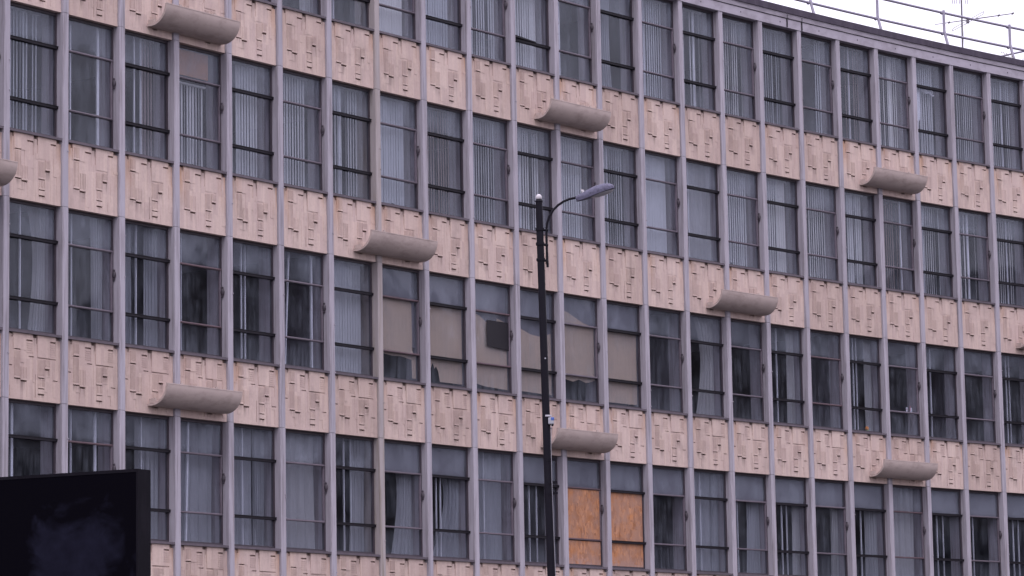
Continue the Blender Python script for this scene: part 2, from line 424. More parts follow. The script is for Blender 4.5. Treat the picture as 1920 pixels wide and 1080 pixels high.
# ------------------------------------------------------------------ building: mullions
def mullion(k):
    mb = MB(); r = random.Random(k*13+5)
    zs = [0.02, LINTEL[4]]
    for i in (3, 2, 1): zs.append(LINTEL[i])
    zs.append(LINTEL[0])
    for a, b in zip(zs[:-1], zs[1:]):
        z0, z1 = a+.003, b-.003
        j = r.uniform(-.002, .002)
        ch = .012
        pts = [(-WM+ch, j), (-ch, j), (0, j+ch), (0, .5), (-WM, .5), (-WM, j+ch)]
        mb.prism(pts, z0, z1)
        for _ in range(2):
            if r.random() < .5:
                z = r.uniform(z0+.3, z1-.3); x = -r.choice((.012, .03, .02))
                mb.box(x-.012, x+.016, -.012+j, j+.004, z-.008, z+.008)
    return build(mb, 'mullion', M['mullion_dirty' if k == 7 else 'mullion'], building, loc(k, 0), bay(k)[1])
for k in range(K0+1, K1): mullion(k)

# ------------------------------------------------------------------ building: relief panels
PW = BAY - WM
PH = 1.107
def panel_mesh(seed):
    r = random.Random(seed)
    rects = []
    def rc(u0, u1, v0, v1, y): rects.append((u0, u1, v0, v1, y))
    def flutes(u0, u1, v0, v1, y, n, dep=.012):
        rc(u0, u1, v0, v1, y)
        w = (u1-u0)/n
        for i in range(n):
            a = u0+w*(i+.36); rc(a, a+w*.4, v0, v1-.025, y+dep*.85)
    j = lambda a: r.uniform(-a, a)
    e = [0, .05, .11, .18, .25, .31, .37, .43, .48, .525, .57, .64, .70, .75, .80, .86, .92, 1.0]
    B0 = .05
    for a, b in zip(e[:-1], e[1:]):                       # plain upright boards of slightly different depth
        v = 0
        while v < 1:
            v2 = min(1, v + r.choice((.22, .35, .5, .8)))
            rc(a, b, v, v2, B0 + j(.0035)); v = v2
    ribbed = seed % 2 == 1
    rc(0, .105, 0, .32+j(.05), .053); rc(.08, .105, 0, .07, .10); rc(0, .105, 0, .022, .10)   # sunk corner under the sill
    if ribbed:
        for i in range(9): rc(0, .09, .04+i*.030, .052+i*.030, .052)
    ya = .044+j(.003); rc(.11, .35, 0, .25, ya); rc(.35, .475, 0, .085, ya)
    rc(.36, .475, .085, .108, .09); rc(.36, .475, .108, .30, .054)
    rc(.48, .56, 0, .045, .11); rc(.48, .56, .045, .26, .057); rc(.548, .56, .045, .13, .075)
    yb = .044+j(.003); rc(.565, .80, 0, .335, yb); rc(.80, .91, 0, .075, yb)
    rc(.80, .91, .075, .098, .09); rc(.80, .91, .098, .29, .053)
    rc(.915, 1, 0, .31, .054); rc(.915, 1, 0, .05, .10)
    if ribbed:
        for i in range(5): rc(.37, .465, .13+i*.034, .142+i*.034, .048)
        for i in range(6): rc(.81, .90, .12+i*.034, .132+i*.034, .048)
        rc(.015, .095, .49, .507, .085); rc(.40, .50, .33, .345, .085); rc(.86, .95, .66, .675, .085); rc(.565, .91, .335, .35, .066)
        flutes(.57, .80, .37, .62, .045, 9, .006)
    flutes(.13, .235, .27, .68, .045, 5 if ribbed else 4, .012)
    if r.random() < .5: flutes(.13, .235, .05, .235, .036, 5, .014)
    rc(.13, .245, .238, .254, .10)
    f2 = .47 + j(.04); d = r.choice((.008, .03))
    flutes(.25, .365, f2, .705, .042, 4, d)
    rc(.13, .25, .68, .70, .105); rc(.25, .365, .705, .732, .115)
    flutes(.575, .695, .37, .64, .042, 6, .012); rc(.575, .695, .64, .655, .10)
    flutes(.70, .79, .36+j(.03), .495, .038, 4, r.choice((.01, .035))); rc(.70, .79, .495, .524, .12)
    flutes(.58, .695, .655, .80, .045, 4, .01); rc(.58, .695, .80, .815, .10)
    rc(.58, .695, .815, .885, .046); rc(.58, .695, .885, .908, .105)
    if r.random() < .5: rc(.52, .532, .60, .95, .062)
    rc(0, 1, .955, 1, .048)                                # plain foot
    us = sorted({round(x, 4) for q in rects for x in q[:2]}); vv = sorted({round(x, 4) for q in rects for x in q[2:4]})
    nu, nv = len(us)-1, len(vv)-1
    dep = [[.07]*nv for _ in range(nu)]
    for (a, b, c, d2, y) in rects:
        for i in range(nu):
            m = (us[i]+us[i+1])/2
            if a < m < b:
                for k in range(nv):
                    q = (vv[k]+vv[k+1])/2
                    if c < q < d2: dep[i][k] = y
    mb = MB(); X = [u*PW for u in us]; Z = [(1-v)*PH for v in vv]
    def quad(*p):
        n = len(mb.v); mb.v += p; mb.f.append(tuple(range(n, n+len(p))))
    for i in range(nu):
        k = 0
        while k < nv:                                      # merge equal cells down a column
            k2 = k
            while k2+1 < nv and dep[i][k2+1] == dep[i][k]: k2 += 1
            y = dep[i][k]
            quad((X[i],y,Z[k2+1]), (X[i+1],y,Z[k2+1]), (X[i+1],y,Z[k]), (X[i],y,Z[k]))
            y2 = dep[i][k2+1] if k2+1 < nv else .17
            zz = Z[k2+1]
            if y2 > y: quad((X[i],y2,zz), (X[i+1],y2,zz), (X[i+1],y,zz), (X[i],y,zz))
            elif y2 < y: quad((X[i],y,zz), (X[i+1],y,zz), (X[i+1],y2,zz), (X[i],y2,zz))
            k = k2+1
        quad((X[i],dep[i][0],Z[0]), (X[i+1],dep[i][0],Z[0]), (X[i+1],.17,Z[0]), (X[i],.17,Z[0]))
        for k in range(nv):
            if i+1 < nu:
                y, y2 = dep[i][k], dep[i+1][k]
                if y != y2:
                    a, b = (Z[k+1], Z[k]) 
                    if y2 > y: quad((X[i+1],y,a), (X[i+1],y2,a), (X[i+1],y2,b), (X[i+1],y,b))
                    else: quad((X[i+1],y2,a), (X[i+1],y2,b), (X[i+1],y,b), (X[i+1],y,a))
    quad((0,.17,0), (0,.17,PH), (PW,.17,PH), (PW,.17,0))
    return mb.mesh('relief_panel', M['panel'])
PANELS = {0: [panel_mesh(s) for s in (2, 12, 4, 14)], 1: [panel_mesh(s) for s in (1, 11, 7, 21)]}
for i in range(4):
    for k in range(-1, 24):
        if i == 0 and k < 0: continue
        r = random.Random(k*31+i*7)
        msh = r.choice(PANELS[0 if i < 2 else 1])
        o = link('relief_panel', msh, building, loc(k, LINTEL[i+1]), bay(k)[1])
        sc = (SILL[i]-LINTEL[i+1]-.002)/PH
        o.scale = ((bay(k)[2]-WM-.004)/PW, 1, sc)

# ------------------------------------------------------------------ building: concrete troughs
def trough_mesh():
    L = 1.95; out, up, th = .41, .325, .036
    prof, prof2 = [], []
    n = 18; t0 = -.14; zmin = 1-math.cos(t0); sp_ = math.sin(t0)
    f = lambda t, o, u, d: (-(o*(math.sin(t)-sp_)/(1-sp_)), (u+.035)*((1-math.cos(t))) - .035 + d if True else 0)
    for i in range(n+1):
        t = t0 + (math.pi/2-t0)*i/n; y, z = f(t, out, up, 0); prof.append((y, z + .035 - zmin*(up+.035)))
    zt = prof[-1][1]
    for i in range(n, -1, -1):
        t = t0 + (math.pi/2-t0)*i/n; y, z = f(t, out-th, up-th*.6, th); prof2.append((y, z + .035 - zmin*(up+.035)))
    prof2[0] = (-(out-th), zt); up = zt
    pts = [(.06, prof[0][1])] + prof + prof2 + [(.06, th)]
    mb = MB(); mb.prism(pts, 0, L, 'x')
    # lip bead along the outer edge, two small studs on it
    mb.box(.001, L-.001, -out-.005, -out+.03, up-.012, up+.003)
    for x in (.35, 1.25): mb.box(x, x+.05, -out+.002, -out+.026, up+.004, up+.03)
    # stub brackets that carry it off the panel
    for x in (.06, .35): mb.box(x-.02, x+.02, -.09, .09, th+.01, th+.09)
    m = mb.mesh('concrete_trough', M['trough']);
    m.polygons.foreach_set('use_smooth', [True]*len(m.polygons)); m.set_sharp_from_angle(angle=R(35))
    return m
TM = trough_mesh()
for band, ks in ((1, (3, 11, 19)), (2, (-1, 7, 15, 23)), (3, (3, 11, 19))):
    for k in ks:
        kk = k-1 if k-1 >= K0 else K0
        p, a, c = bay(kk)
        s = kk+.43
        q = at(s, .0, LINTEL[band]+.13)
        a2 = (bay(kk)[1]+bay(kk+1)[1])/2
        link('concrete_trough', TM, building, (q.x-BASE.x, q.y-BASE.y, q.z), a2)

# ------------------------------------------------------------------ building: windows and what is fixed in them
def frame_mesh(H, odd, mat, open_bar=False):
    mb = MB(); y0, y1 = .15, .205; w = PW; z0 = .055
    t1, t2 = H-.27*H, H-.735*H
    mb.box(0, .03, y0, y1, z0, H-.001); mb.box(w-.034, w, y0, y1, z0, H-.001)
    mb.box(.03, w-.034, y0-.004, y1, H-.05, H-.001); mb.box(.03, w-.034, y0-.004, y1, z0, z0+.03)
    return mb.mesh('window', mat), t1, t2
def bar_mesh(odd, t, mat):
    """a transom between two lights, its axis t above the sill"""
    mb = MB(); w = PW
    if odd:
        mb.box(.028, w-.03, .138, .2, t-.017, t+.017); mb.box(.028, w-.03, .126, .1379, t-.006, t+.006)
    else:
        mb.box(.0, w-.001, .112, .2, t-.03, t+.0125); mb.box(.0, w-.001, .104, .16, t+.0126, t+.019)
    return mb.mesh('transom', mat)
def pane_mesh(H):
    mb = MB(); t1, t2 = H-.27*H, H-.735*H
    for a, b in ((t1+.01, H-.03), (t2+.01, t1-.01), (.08, t2-.01)): mb.box(.025, PW-.03, .172, .177, a, b)
    return mb.mesh('pane', M['glass'])
SILLM = None
def sill_mesh():
    mb = MB()
    mb.prism([(.012,.0),(.012,.042),(.15,.056),(.25,.056),(.25,.0)], 0.003, PW-.003, 'x')
    return mb.mesh('sill', M['sill'])
SILLM = sill_mesh()
def handle_mesh(H):
    mb = MB(); z = H*.55
    mb.ball((PW-.02, .118, z), .03, .04, .07, 10, 8); mb.box(PW-.035, PW-.012, .1, .16, z-.09, z+.09)
    return mb.mesh('handle', M['frame'], True)
CACHE = {}
def blinds(win, H, u0, u1, top, ang, miss, mat, r, bot=.07, sway=0.):
    mb = MB(); p = .076; w = .0445; x = u0*PW
    a0 = R(ang)
    while x < u1*PW:
        if r.random() > miss:
            a = a0 + R(r.gauss(3, 2.5) + (r.choice((0, 0, -24, 20)) if r.random() < .12 else 0)); c, s = math.cos(a)*w, math.sin(a)*w
            dx = r.gauss(0, .004) + sway*(r.random()-.3)
            zb = bot + (r.random()*.1 if r.random() < .1 else 0)
            y = .32; th = .0015
            nx, ny = -math.sin(a)*th, math.cos(a)*th
            n = len(mb.v)
            for z, d in ((zb, dx), (top*H, 0)):
                for sx, sn in ((-1,-1),(1,-1),(1,1),(-1,1)):
                    mb.v.append((x+d+sx*c+sn*nx, y+sx*s+sn*ny, z))
            mb.f += [(n,n+1,n+5,n+4),(n+1,n+2,n+6,n+5),(n+2,n+3,n+7,n+6),(n+3,n,n+4,n+7)]
        x += p
    mb.box(u0*PW, min(u1*PW, PW-.05), .29, .345, top*H, top*H+.035)
    return build(mb, 'vertical_blind', M[mat], win)
def curtain(win, H, u0, u1, r, gather=0., top=.985, bot=.06):
    """gather > 0: drawn to the right at the middle; < 0: to the left"""
    mb = MB(); nx, nz = 46, 14; ph = r.uniform(0, 6)
    f = r.uniform(24, 34)
    for j in range(nz+1):
        v = j/nz; z = bot + v*(top*H-bot)
        g = gather*math.sin(math.pi*min(1, max(0, 1-v))**.8)
        for i in range(nx+1):
            t = i/nx
            a, b = u0, u1
            if gather > 0: a = u0 + (u1-u0)*g
            elif gather < 0: b = u1 + (u1-u0)*g
            x = (a+(b-a)*t)*PW + .006*math.sin(f*t+ph+v*2)
            y = .35 + (.022+.012*math.sin(3*t+ph))*math.sin(f*t + ph + .6*math.sin(3*v+ph)) + .01*math.sin(2.1*f*t)
            mb.v.append((x, y, z))
    for j in range(nz):
        for i in range(nx):
            n = j*(nx+1)+i; mb.f.append((n, n+1, n+nx+2, n+nx+1))
    return build(mb, 'curtain', M['curtain'], win, smooth=True)
def post(win, H, u, w=.022, slant=0., y=.27, top=.985):
    mb = MB(); x = u*PW; d = slant*PW
    n = len(mb.v)
    for z, dx in ((.06, 0), (top*H, d)):
        for sx, sy in ((-1,0),(1,0),(1,1),(-1,1)): mb.v.append((x+dx+sx*w/2, y+sy*.03, z))
    mb.f += [(n,n+1,n+5,n+4),(n+1,n+2,n+6,n+5),(n+2,n+3,n+7,n+6),(n+3,n,n+4,n+7),(n+4,n+5,n+6,n+7),(n+3,n+2,n+1,n)]
    return build(mb, 'inner_post', M['post'], win)
def film(win, H, mat='film', z0=.735, z1=.985, name='window_film', u0=.03, u1=.965):
    mb = MB(); mb.box(u0*PW, u1*PW, .21, .216, z0*H, z1*H); return build(mb, name, M[mat], win)
def outline_sheet(win, H, pts, mat='sheet', name='backing_sheet', y=.215):
    mb = MB(); mb.prism([(u*PW, v*H) for u, v in pts], y, y+.004, 'y'); return build(mb, name, M[mat], win)

# what each window shows: (kind, ...) by storey, first bay FIRST[i]
B, BB = 'blind', 'blind_brown'
def spec(i, k):
    """list of fittings of the window in storey i, bay k"""
    r = random.Random(i*101+k*17+3); S = []
    par = k % 2
    pu = (.40 if par == 0 else .17) + r.uniform(-.05, .05)
    def bl(u0=.02, u1=.82, top=.97, ang=12, miss=.05, mat=B, **kw): S.append(('b', u0, u1, top, ang, miss, mat, kw))
    def po(u=None, w=.02, sl=0.): S.append(('p', pu if u is None else u, w, sl))
    def cu(u0, u1, g=0.): S.append(('c', u0, u1, g))
    if i == 0:
        if k in (4, 5): po(); cu(.7, .95)
        elif k == 6: po(.3); cu(.02, .3)
        elif k == 7: bl(ang=2, miss=0)
        elif k == 8: bl(ang=6, miss=.02); 
        elif k == 9: bl(u1=.92, ang=16, miss=.03)
        elif k == 10: bl(u1=.85, ang=14, miss=0)
        elif k == 11: po(.28, .04)
        elif k == 12: po(.25); cu(.3, .62, -.2)
        elif k == 13: po(.3); bl(ang=18, miss=.1)
        elif k == 14: po(.2); bl(ang=26, miss=.4); po(.55, .03)
        elif k == 15: bl(ang=22, miss=.1); po(.2)
        elif k == 16: bl(ang=27, miss=.25); po(.22)
        elif k == 17: po(.22, .05); po(.14, .02); bl(.7, .84, ang=18); cu(.02, .12)
        elif k == 18: bl(ang=23, miss=.3, mat=BB); po(.25); po(.5)
        elif k == 19: bl(ang=17, miss=0, top=.985)
        elif k == 20: bl(.2, .75, ang=16, miss=.08, sway=.06); bl(.02, .2, ang=0, miss=0); S.append(('torn',))
        elif k == 21: bl(ang=24, miss=.12); po(.2)
        elif k == 22: bl(ang=25, miss=.15); po(.55)
        else: bl(ang=20)
    elif i == 1:
        if k == -1: bl(ang=20)
        elif k == 0: bl(.02, .8, ang=25, miss=.15); po(.2)
        elif k == 1: po(.2, .03); cu(.02, .2); po(.26, .02); po(.8, .05)
        elif k == 2: po(.42); po(.55); bl(.62, .84, ang=16, mat=BB); cu(.02, .35, -.3)
        elif k == 3: S.append(('film', 'orange_film', .76, .97)); bl(.02, .8, top=.70, ang=16, miss=.03); po(.2, .05)
        elif k == 4: bl(ang=12, miss=.02)
        elif k == 5: bl(ang=19, miss=.06)
        elif k == 6: bl(.35, .84, ang=22, miss=.12); po(.4); cu(.02, .3)
        elif k == 7: bl(ang=6, miss=0); po(.2, .03)
        elif k == 8: bl(ang=21, miss=.06, mat=BB); po(.2); bl(.02, .3, ang=8, miss=0)
        elif k == 9: bl(ang=25, miss=.12); po(.15)
        elif k == 10: bl(ang=18, miss=.06); po(.3)
        elif k == 11: bl(ang=11, miss=.02); po(.28)
        elif k == 12: bl(.02, .4, ang=10); bl(.4, .8, ang=26, miss=.2); po(.35)
        elif k == 13: bl(ang=0, miss=0); po(.2)
        elif k == 14: cu(.02, .95); po(.3)
        elif k == 15: bl(ang=15, miss=0)
        elif k == 16: bl(.02, .6, ang=16); bl(.6, .84, ang=6, miss=0)
        elif k == 17: bl(ang=22, miss=.12)
        elif k == 18: bl(ang=8, miss=.02)
        elif k == 19: bl(ang=24, miss=.1, mat=BB); po(.75, .03); po(.25)
        elif k == 20: bl(ang=25, miss=.18); po(.3)
        elif k == 21: bl(.02, .45, ang=14); bl(.45, .84, ang=26, miss=.35); po(.5, .04)
        elif k == 22: bl(ang=25, miss=.25); po(.55)
        else: bl(ang=18)
    elif i == 2:
        if 7 <= k <= 12: S.append(('sheet',))
        elif k == 0: po(.42); cu(.62, .95, .35)
        elif k == 2: po(.45); cu(.02, .42); cu(.66, .95)
        elif k == 4: po(.42); po(.5)
        elif k == 5: po(.25, .03, .1); cu(.02, .12); po(.85, .04)
        elif k == 6: po(.1, .02); bl(ang=6, miss=0, u1=.9); 
        elif k == 14: cu(.45, .95, .35); po(.25)
        else:
            po()
            if r.random() < .5: po(min(.9, pu+.09), .014)
            if r.random() < .35: cu(.74, .95, .05)
            if r.random() < .4: cu(.02, .14)
        if k == 18: S.append(('toy',))
        if k == 19: S.append(('sticker',))
    else:
        if 7 <= k and (k in (11, 12) or k % 5 != 4): S.append(('film', 'film', .735, .985))
        elif k >= 7: cu(.02, .9)
        if k == 0: po(.28, .05)
        elif k == 1: po(.28); cu(.02, .22); po(.75, .05)
        elif k == 2: po(.2); po(.55); cu(.5, .95)
        elif k == 3: cu(.02, .95); po(.34, .04, .06)
        elif k == 4: cu(.02, .66); cu(.72, .95); po(.42)
        elif k == 5: cu(.02, .95); po(.2)
        elif k == 7: po(.2, .03); cu(.02, .15); cu(.45, .95, .35)
        elif k == 8: cu(.3, .95, .5); po(.35); po(.45)
        elif k in (11, 12): S.append(('osb',))
        else:
            po()
            if r.random() < .45: cu(.76 if k % 3 else .6, .95, .1)
            if r.random() < .6: cu(.02, .02+.12+.1*r.random())
            if r.random() < .6: po(min(.9, pu+.1+.1*r.random()), .014)
    return S

SHEETS = {   # torn outlines of the beige sheets, (u, v) with v from the sill
 7:  [(.03,.24),(.2,.245),(.4,.235),(.6,.24),(.8,.225),(.86,.22),(.87,.06),(.96,.06),(.96,.25),(.88,.3),(.87,.70),(.80,.735),(.03,.735)],
 8:  [(.42,.06),(.38,.15),(.33,.19),(.29,.17),(.25,.22),(.2,.17),(.12,.24),(.1,.2),(.03,.25),(.03,.735),(.96,.735),(.96,.06)],
 9:  [(.03,.09),(.2,.085),(.4,.07),(.96,.06),(.96,.66),(.72,.69),(.70,.62),(.45,.645),(.3,.69),(.03,.735)],
 10: [(.03,.07),(.96,.06),(.96,.62),(.7,.58),(.45,.59),(.2,.63),(.03,.63)],
 11: [(.03,.22),(.2,.225),(.4,.21),(.55,.235),(.75,.21),(.92,.235),(.96,.24),(.96,.735),(.7,.76),(.5,.80),(.3,.84),(.03,.87)],
 12: [(.03,.06),(.96,.06),(.96,.735),(.03,.735)],
}
TOYS = []
for i in range(4):
    H = (LINTEL[i] - SILL[i])
    panes = pane_mesh(H); hm = handle_mesh(H)
    fm, t1, t2 = frame_mesh(H, 0, M['frame'])
    bars = {c: [bar_mesh(c > 0, t, M[m]) for t in (t1, t2)] for c, m in ((0, 'sash'), (1, 'frame_pale'), (2, 'frame_red'))}
    mb = MB(); mb.box(PW-.056, PW-.0345, .14, .19, t2+.018, t1-.018); stile = mb.mesh('sash_stile', M['frame_pale'])
    for k in range(FIRST[i], LAST+1):
        r = random.Random(i*1000+k)
        p, a, c = bay(k)
        win = link('window', fm, building, loc(k, SILL[i]), a)
        win.scale.x = (c-WM)/PW
        odd = k % 2
        bi = 0 if not odd else (2 if (i >= 2 and r.random() < .4) else 1)
        link('transom', bars[bi][0], win); link('transom', bars[bi][1], win)
        if odd: link('sash_stile', stile, win)
        link('sill', SILLM, win)
        link('pane', panes, win)
        if odd: link('handle', hm, win)
        for s in spec(i, k):
            if s[0] == 'b': blinds(win, H, *s[1:7], r, **s[7])
            elif s[0] == 'p': post(win, H, *s[1:])
            elif s[0] == 'c': curtain(win, H, s[1], s[2], r, s[3])
            elif s[0] == 'film':
                if s[1] == 'orange_film': film(win, H, s[1], s[2], s[3], 'inner_board', .05, .78)
                else: film(win, H, s[1], s[2], s[3])
            elif s[0] == 'sheet':
                outline_sheet(win, H, SHEETS[k])
                outline_sheet(win, H, [(.03,.33),(.965,.33),(.965,.985),(.03,.985)], 'film', 'window_film', .235)
                if k == 9: outline_sheet(win, H, [(.42,.43),(.96,.41),(.96,.66),(.42,.66)], 'black', 'dark_card', .160)
                if k in (8, 10): curtain(win, H, .03, .95, r, 0., .985, .75*H)
                if k == 12: curtain(win, H, .03, .95, r, 0., .985, .735*H)
            elif s[0] == 'osb':
                mb = MB(); mb.box(.035, PW-.045, .158, .169, H*.265+.02, H*.73-.02); mb.box(.035, PW-.045, .158, .169, .088, H*.265-.03)
                build(mb, 'boarding', M['osb'], win)
            elif s[0] == 'torn':
                mb = MB(); n0 = 9; 
                for t in range(3):
                    pts = [(PW*(.34+.34*j/n0),   .215+.02*math.sin(j*1.7+t), H*.735-.075-.012*t*j*.35 - .02*math.sin(j*1.1+t*2)) for j in range(n0+1)]
                    mb.tube(pts, [.012+.022*abs(math.sin(j*.9+t)) for j in range(n0+1)], 6)
                build(mb, 'torn_blind_rail', M['post'], win, smooth=True)
                mb = MB(); mb.prism([(.22*PW,.3*H),(.27*PW,.36*H),(.33*PW,.42*H),(.34*PW,.7*H),(.22*PW,.71*H)], .25, .254, 'y')
                build(mb, 'loose_slat', M['post'], win)
            elif s[0] == 'toy': TOYS.append((k, i))
            elif s[0] == 'sticker':
                for (u, w, m_) in ((.64, .075, 'post'), (.76, .085, 'post')):
                    mb = MB(); mb.box(u*PW, u*PW+w*.8, .181, .183, H*.265+.03, H*.265+.125); build(mb, 'sticker', M[m_], win)
                red = worn('red_print', (.42,.22,.26), .2) if 'red' not in M else M['red']; M['red'] = red
                mb = MB(); mb.box(.655*PW, .655*PW+.03, .178, .180, H*.265+.06, H*.265+.10)
                mb.box(.745*PW, .745*PW+.035, .178, .180, H*.265+.05, H*.265+.16); build(mb, 'sticker_print', red, win)
        if i == 0 and k == 10:                              # the sash that has dropped open
            mb = MB(); n = len(mb.v)
            mb.v += [(.0,.06,t2+.03),(.62*PW,.10,t2+.022),(.62*PW,.15,t2+.022),(.0,.12,t2+.03),
                     (.0,.06,t2+.075),(.62*PW,.10,t2+.04),(.62*PW,.15,t2+.04),(.0,.12,t2+.075)]
            mb.f += [(0,3,2,1),(4,5,6,7),(0,1,5,4),(1,2,6,5),(2,3,7,6),(3,0,4,7)]
            build(mb, 'open_sash', M['sash'], win)

# ------------------------------------------------------------------ the ornament on an inside sill
def mat_plain(name, col, rough=.6, metal=0., spec=.4):
    t = NT(name); v, r, o = t.coords((12,12,12), 0); n = t.noise(v, 1., 4)
    return t.done(t.mix(n, tuple(x*.8 for x in col), tuple(min(1, x*1.15) for x in col)), rough, metal, bump=n, bstr=.08, bdist=.003, spec=spec)
for k, i in TOYS:
    p, a, c = bay(k); q = at(k+.645*(c-WM)/c, .225, SILL[i]+.062)
    root = empty('ornament', q, a)
    tag(root, 'small rounded orange and green ornament standing on an inside windowsill', 'ornament')
    mb = MB(); mb.ball((0,0,.085), .055, .04, .05, 14, 10); build(mb, 'rounded_top', mat_plain('orange_plush', (.75,.26,.04), .9), root, smooth=True)
    mb = MB(); mb.ball((.01,0,.035), .06, .04, .038, 14, 10); build(mb, 'rounded_base', mat_plain('green_plush', (.16,.22,.07), .9), root, smooth=True)

# ------------------------------------------------------------------ roof rails, aerial, weed
galv = mat_plain('galvanised_tube', (.27,.25,.31), .55, .3)
ROOF = 17.86
def add_rail():
    sb = 1.0; zl, zu = 18.535, 19.045
    root = empty('guard_rail', at(16, sb, ROOF))
    tag(root, 'galvanised two-rail guard rail with bent posts following the curved roof edge', 'guard rail')
    o = root.location
    ss = [15 + i*.25 for i in range(int((24.9-15)/.25)+1)]
    for nm, z in (('lower_rail', zl), ('top_rail', zu)):
        mb = MB(); mb.tube([at(s, sb, z)-o for s in ss], .03, 10); build(mb, nm, galv, root, smooth=True)
    s = 21.66 - 1.76*3
    while s < 24.9:
        mb = MB(); e = 0.0
        mb.tube([at(s+e, sb-.17, ROOF)-o, at(s+e, sb-.15, ROOF+.3)-o, at(s+e, sb-.08, zl-.14)-o, at(s+e, sb-.03, zl+.06)-o, at(s, sb-.03, zl+.22)-o, at(s, sb-.03, zu+.05)-o], .033, 10)
        mb.box(*(lambda q: (q.x-.07, q.x+.07, q.y-.07, q.y+.07, q.z, q.z+.012))(at(s+e, sb-.17, ROOF)-o))
        build(mb, 'post', galv, root, smooth=True)
        mb = MB()
        for z in (zl, zu):
            q = at(s-.03, sb, z)-o; mb.ball((q.x, q.y, q.z-.01), .04, .04, .045, 8, 6)
        build(mb, 'clamp', galv, root, smooth=True)
        s += 1.76
    root2 = empty('guard_rail', at(23.9, 1.0, ROOF))
    tag(root2, 'short low guard rail running back across the roof at the right edge', 'guard rail')
    o = root2.location; z = 18.54
    mb = MB(); mb.tube([at(23.9, y, z)-o for y in (.6, 1.5, 3.0, 4.5)], .022, 10); build(mb, 'top_rail', galv, root2, smooth=True)
    for y in (.95, 3.2):
        mb = MB(); mb.tube([at(23.9, y, ROOF)-o, at(23.9, y, z+.04)-o], .024, 10); build(mb, 'post', galv, root2, smooth=True)
add_rail()
def px(x, y, Y):
    """world point on the ray through a photograph pixel, at depth Y (used to measure real positions)"""
    d = F_ + RX*((x-960)/6100) + UX*(-(y-540)/6100); d = d/d.y*Y; return Vector((d.x, d.y, d.z+EYE))
def add_aerial():
    Y = 78.6
    b = px(1804, 87, Y); b.z = ROOF
    root = empty('television_aerial', b)
    tag(root, 'thin roof mast with a television aerial and folded loop above the guard rail', 'aerial')
    dark = mat_plain('weathered_aluminium', (.13,.12,.14), .5, .4); grey = mat_plain('pale_aluminium', (.42,.4,.45), .5, .3)
    top = px(1802.6, 0, Y)
    mb = MB(); mb.tube([(0,0,0), top-b, (top-b)*1.45], .021, 10); build(mb, 'mast', dark, root, smooth=True)
    A = px(1753, 46, Y+.6)-b; Bp = px(1901, 25, Y-.65)-b
    mb = MB(); mb.tube([A, A.lerp(Bp, .33), A.lerp(Bp, .5), Bp], [.008,.012,.014,.011], 8); build(mb, 'boom', dark, root, smooth=True)
    for t in (.18, .81, .985):
        q = A.lerp(Bp, t); mb = MB(); mb.tube([q+Vector((-.03,-.3,-.045)), q+Vector((.03,.3,.045))], .012, 8); mb.ball(q, .03,.03,.024)
        build(mb, 'director', dark, root, smooth=True)
    c = px(1815, 40, Y-.02)-b
    u = (px(1845, 24, Y)-px(1785, 57, Y))/2; n = Vector((.22, 0, .43)).normalized()*.045
    u = u*.98
    loop = []
    for t in range(9):
        an = math.pi*t/8; loop.append(c+u*(1-.06+.06*math.sin(an))+n*math.cos(an)*Vector((1,1,1)).x)
    loop2 = []
    for t in range(9):
        an = math.pi*t/8; loop2.append(c-u*(1-.06+.06*math.sin(an))-n*math.cos(an))
    mb = MB(); mb.tube(loop+loop2+[loop[0]], .007, 6); build(mb, 'folded_dipole', dark, root, smooth=True)
    mb = MB(); mb.box(c.x-.04, c.x+.03, c.y-.04, c.y+.04, c.z-.05, c.z+.05); bevel(build(mb, 'junction_box', dark, root), .01)
    mb = MB()
    for x in (1786, 1790, 1794, 1799, 1810, 1814):
        q = px(x, 7, Y)-b; mb.tube([q, q+Vector((0,0,.5))], .012, 6)
    q0, q1 = px(1784, -12, Y)-b, px(1816, -14, Y)-b; mb.tube([q0, q1], .012, 6)
    build(mb, 'upper_aerial', grey, root, smooth=True)
    mb = MB(); q = px(1806, 46, Y)-b
    mb.tube([px(1812, 42, Y)-b, px(1807, 58, Y-.05)-b, px(1806, 84, Y-.03)-b, (.03,-.03,.1)], .004, 6); build(mb, 'cable', dark, root)
add_aerial()
def add_weed():
    r = random.Random(4); b = at(23.15, .42, 17.926)
    root = empty('weed', b); tag(root, 'spindly dry weed growing on the dark roof coping', 'weed')
    tw = mat_plain('dry_stalk', (.12,.09,.08), .9); lf = mat_plain('dry_leaf', (.13,.12,.06), .9)
    mb = MB(); ml = MB()
    for j in range(11):
        d = Vector((r.uniform(-.5,.5), r.uniform(-.2,.2), 0)); h = r.uniform(.18, .38); p0 = d*.12
        pts = [p0, p0+d*.25+Vector((0,0,h*.5)), p0+d*.75+Vector((0,0,h))]
        mb.tube(pts, [.005,.004,.002], 5)
        for q in range(5):
            t = r.uniform(.35, 1); s = pts[0].lerp(pts[2], t)+Vector((r.uniform(-.03,.03),0,r.uniform(-.02,.02)))
            n = len(ml.v); e = r.uniform(.012,.026); an = r.uniform(0, 6)
            ml.v += [tuple(s+Vector((math.cos(an)*e,r.uniform(-.01,.01),math.sin(an)*e))), tuple(s+Vector((math.cos(an+2)*e*.6,.01,math.sin(an+2)*e*.6))), tuple(s+Vector((math.cos(an+3.4)*e,-.01,math.sin(an+3.4)*e))), tuple(s+Vector((math.cos(an+5)*e*.6,0,math.sin(an+5)*e*.6)))]
            ml.f.append((n,n+1,n+2,n+3))
    build(mb, 'stalks', tw, root); build(ml, 'leaves', lf, root)
add_weed()

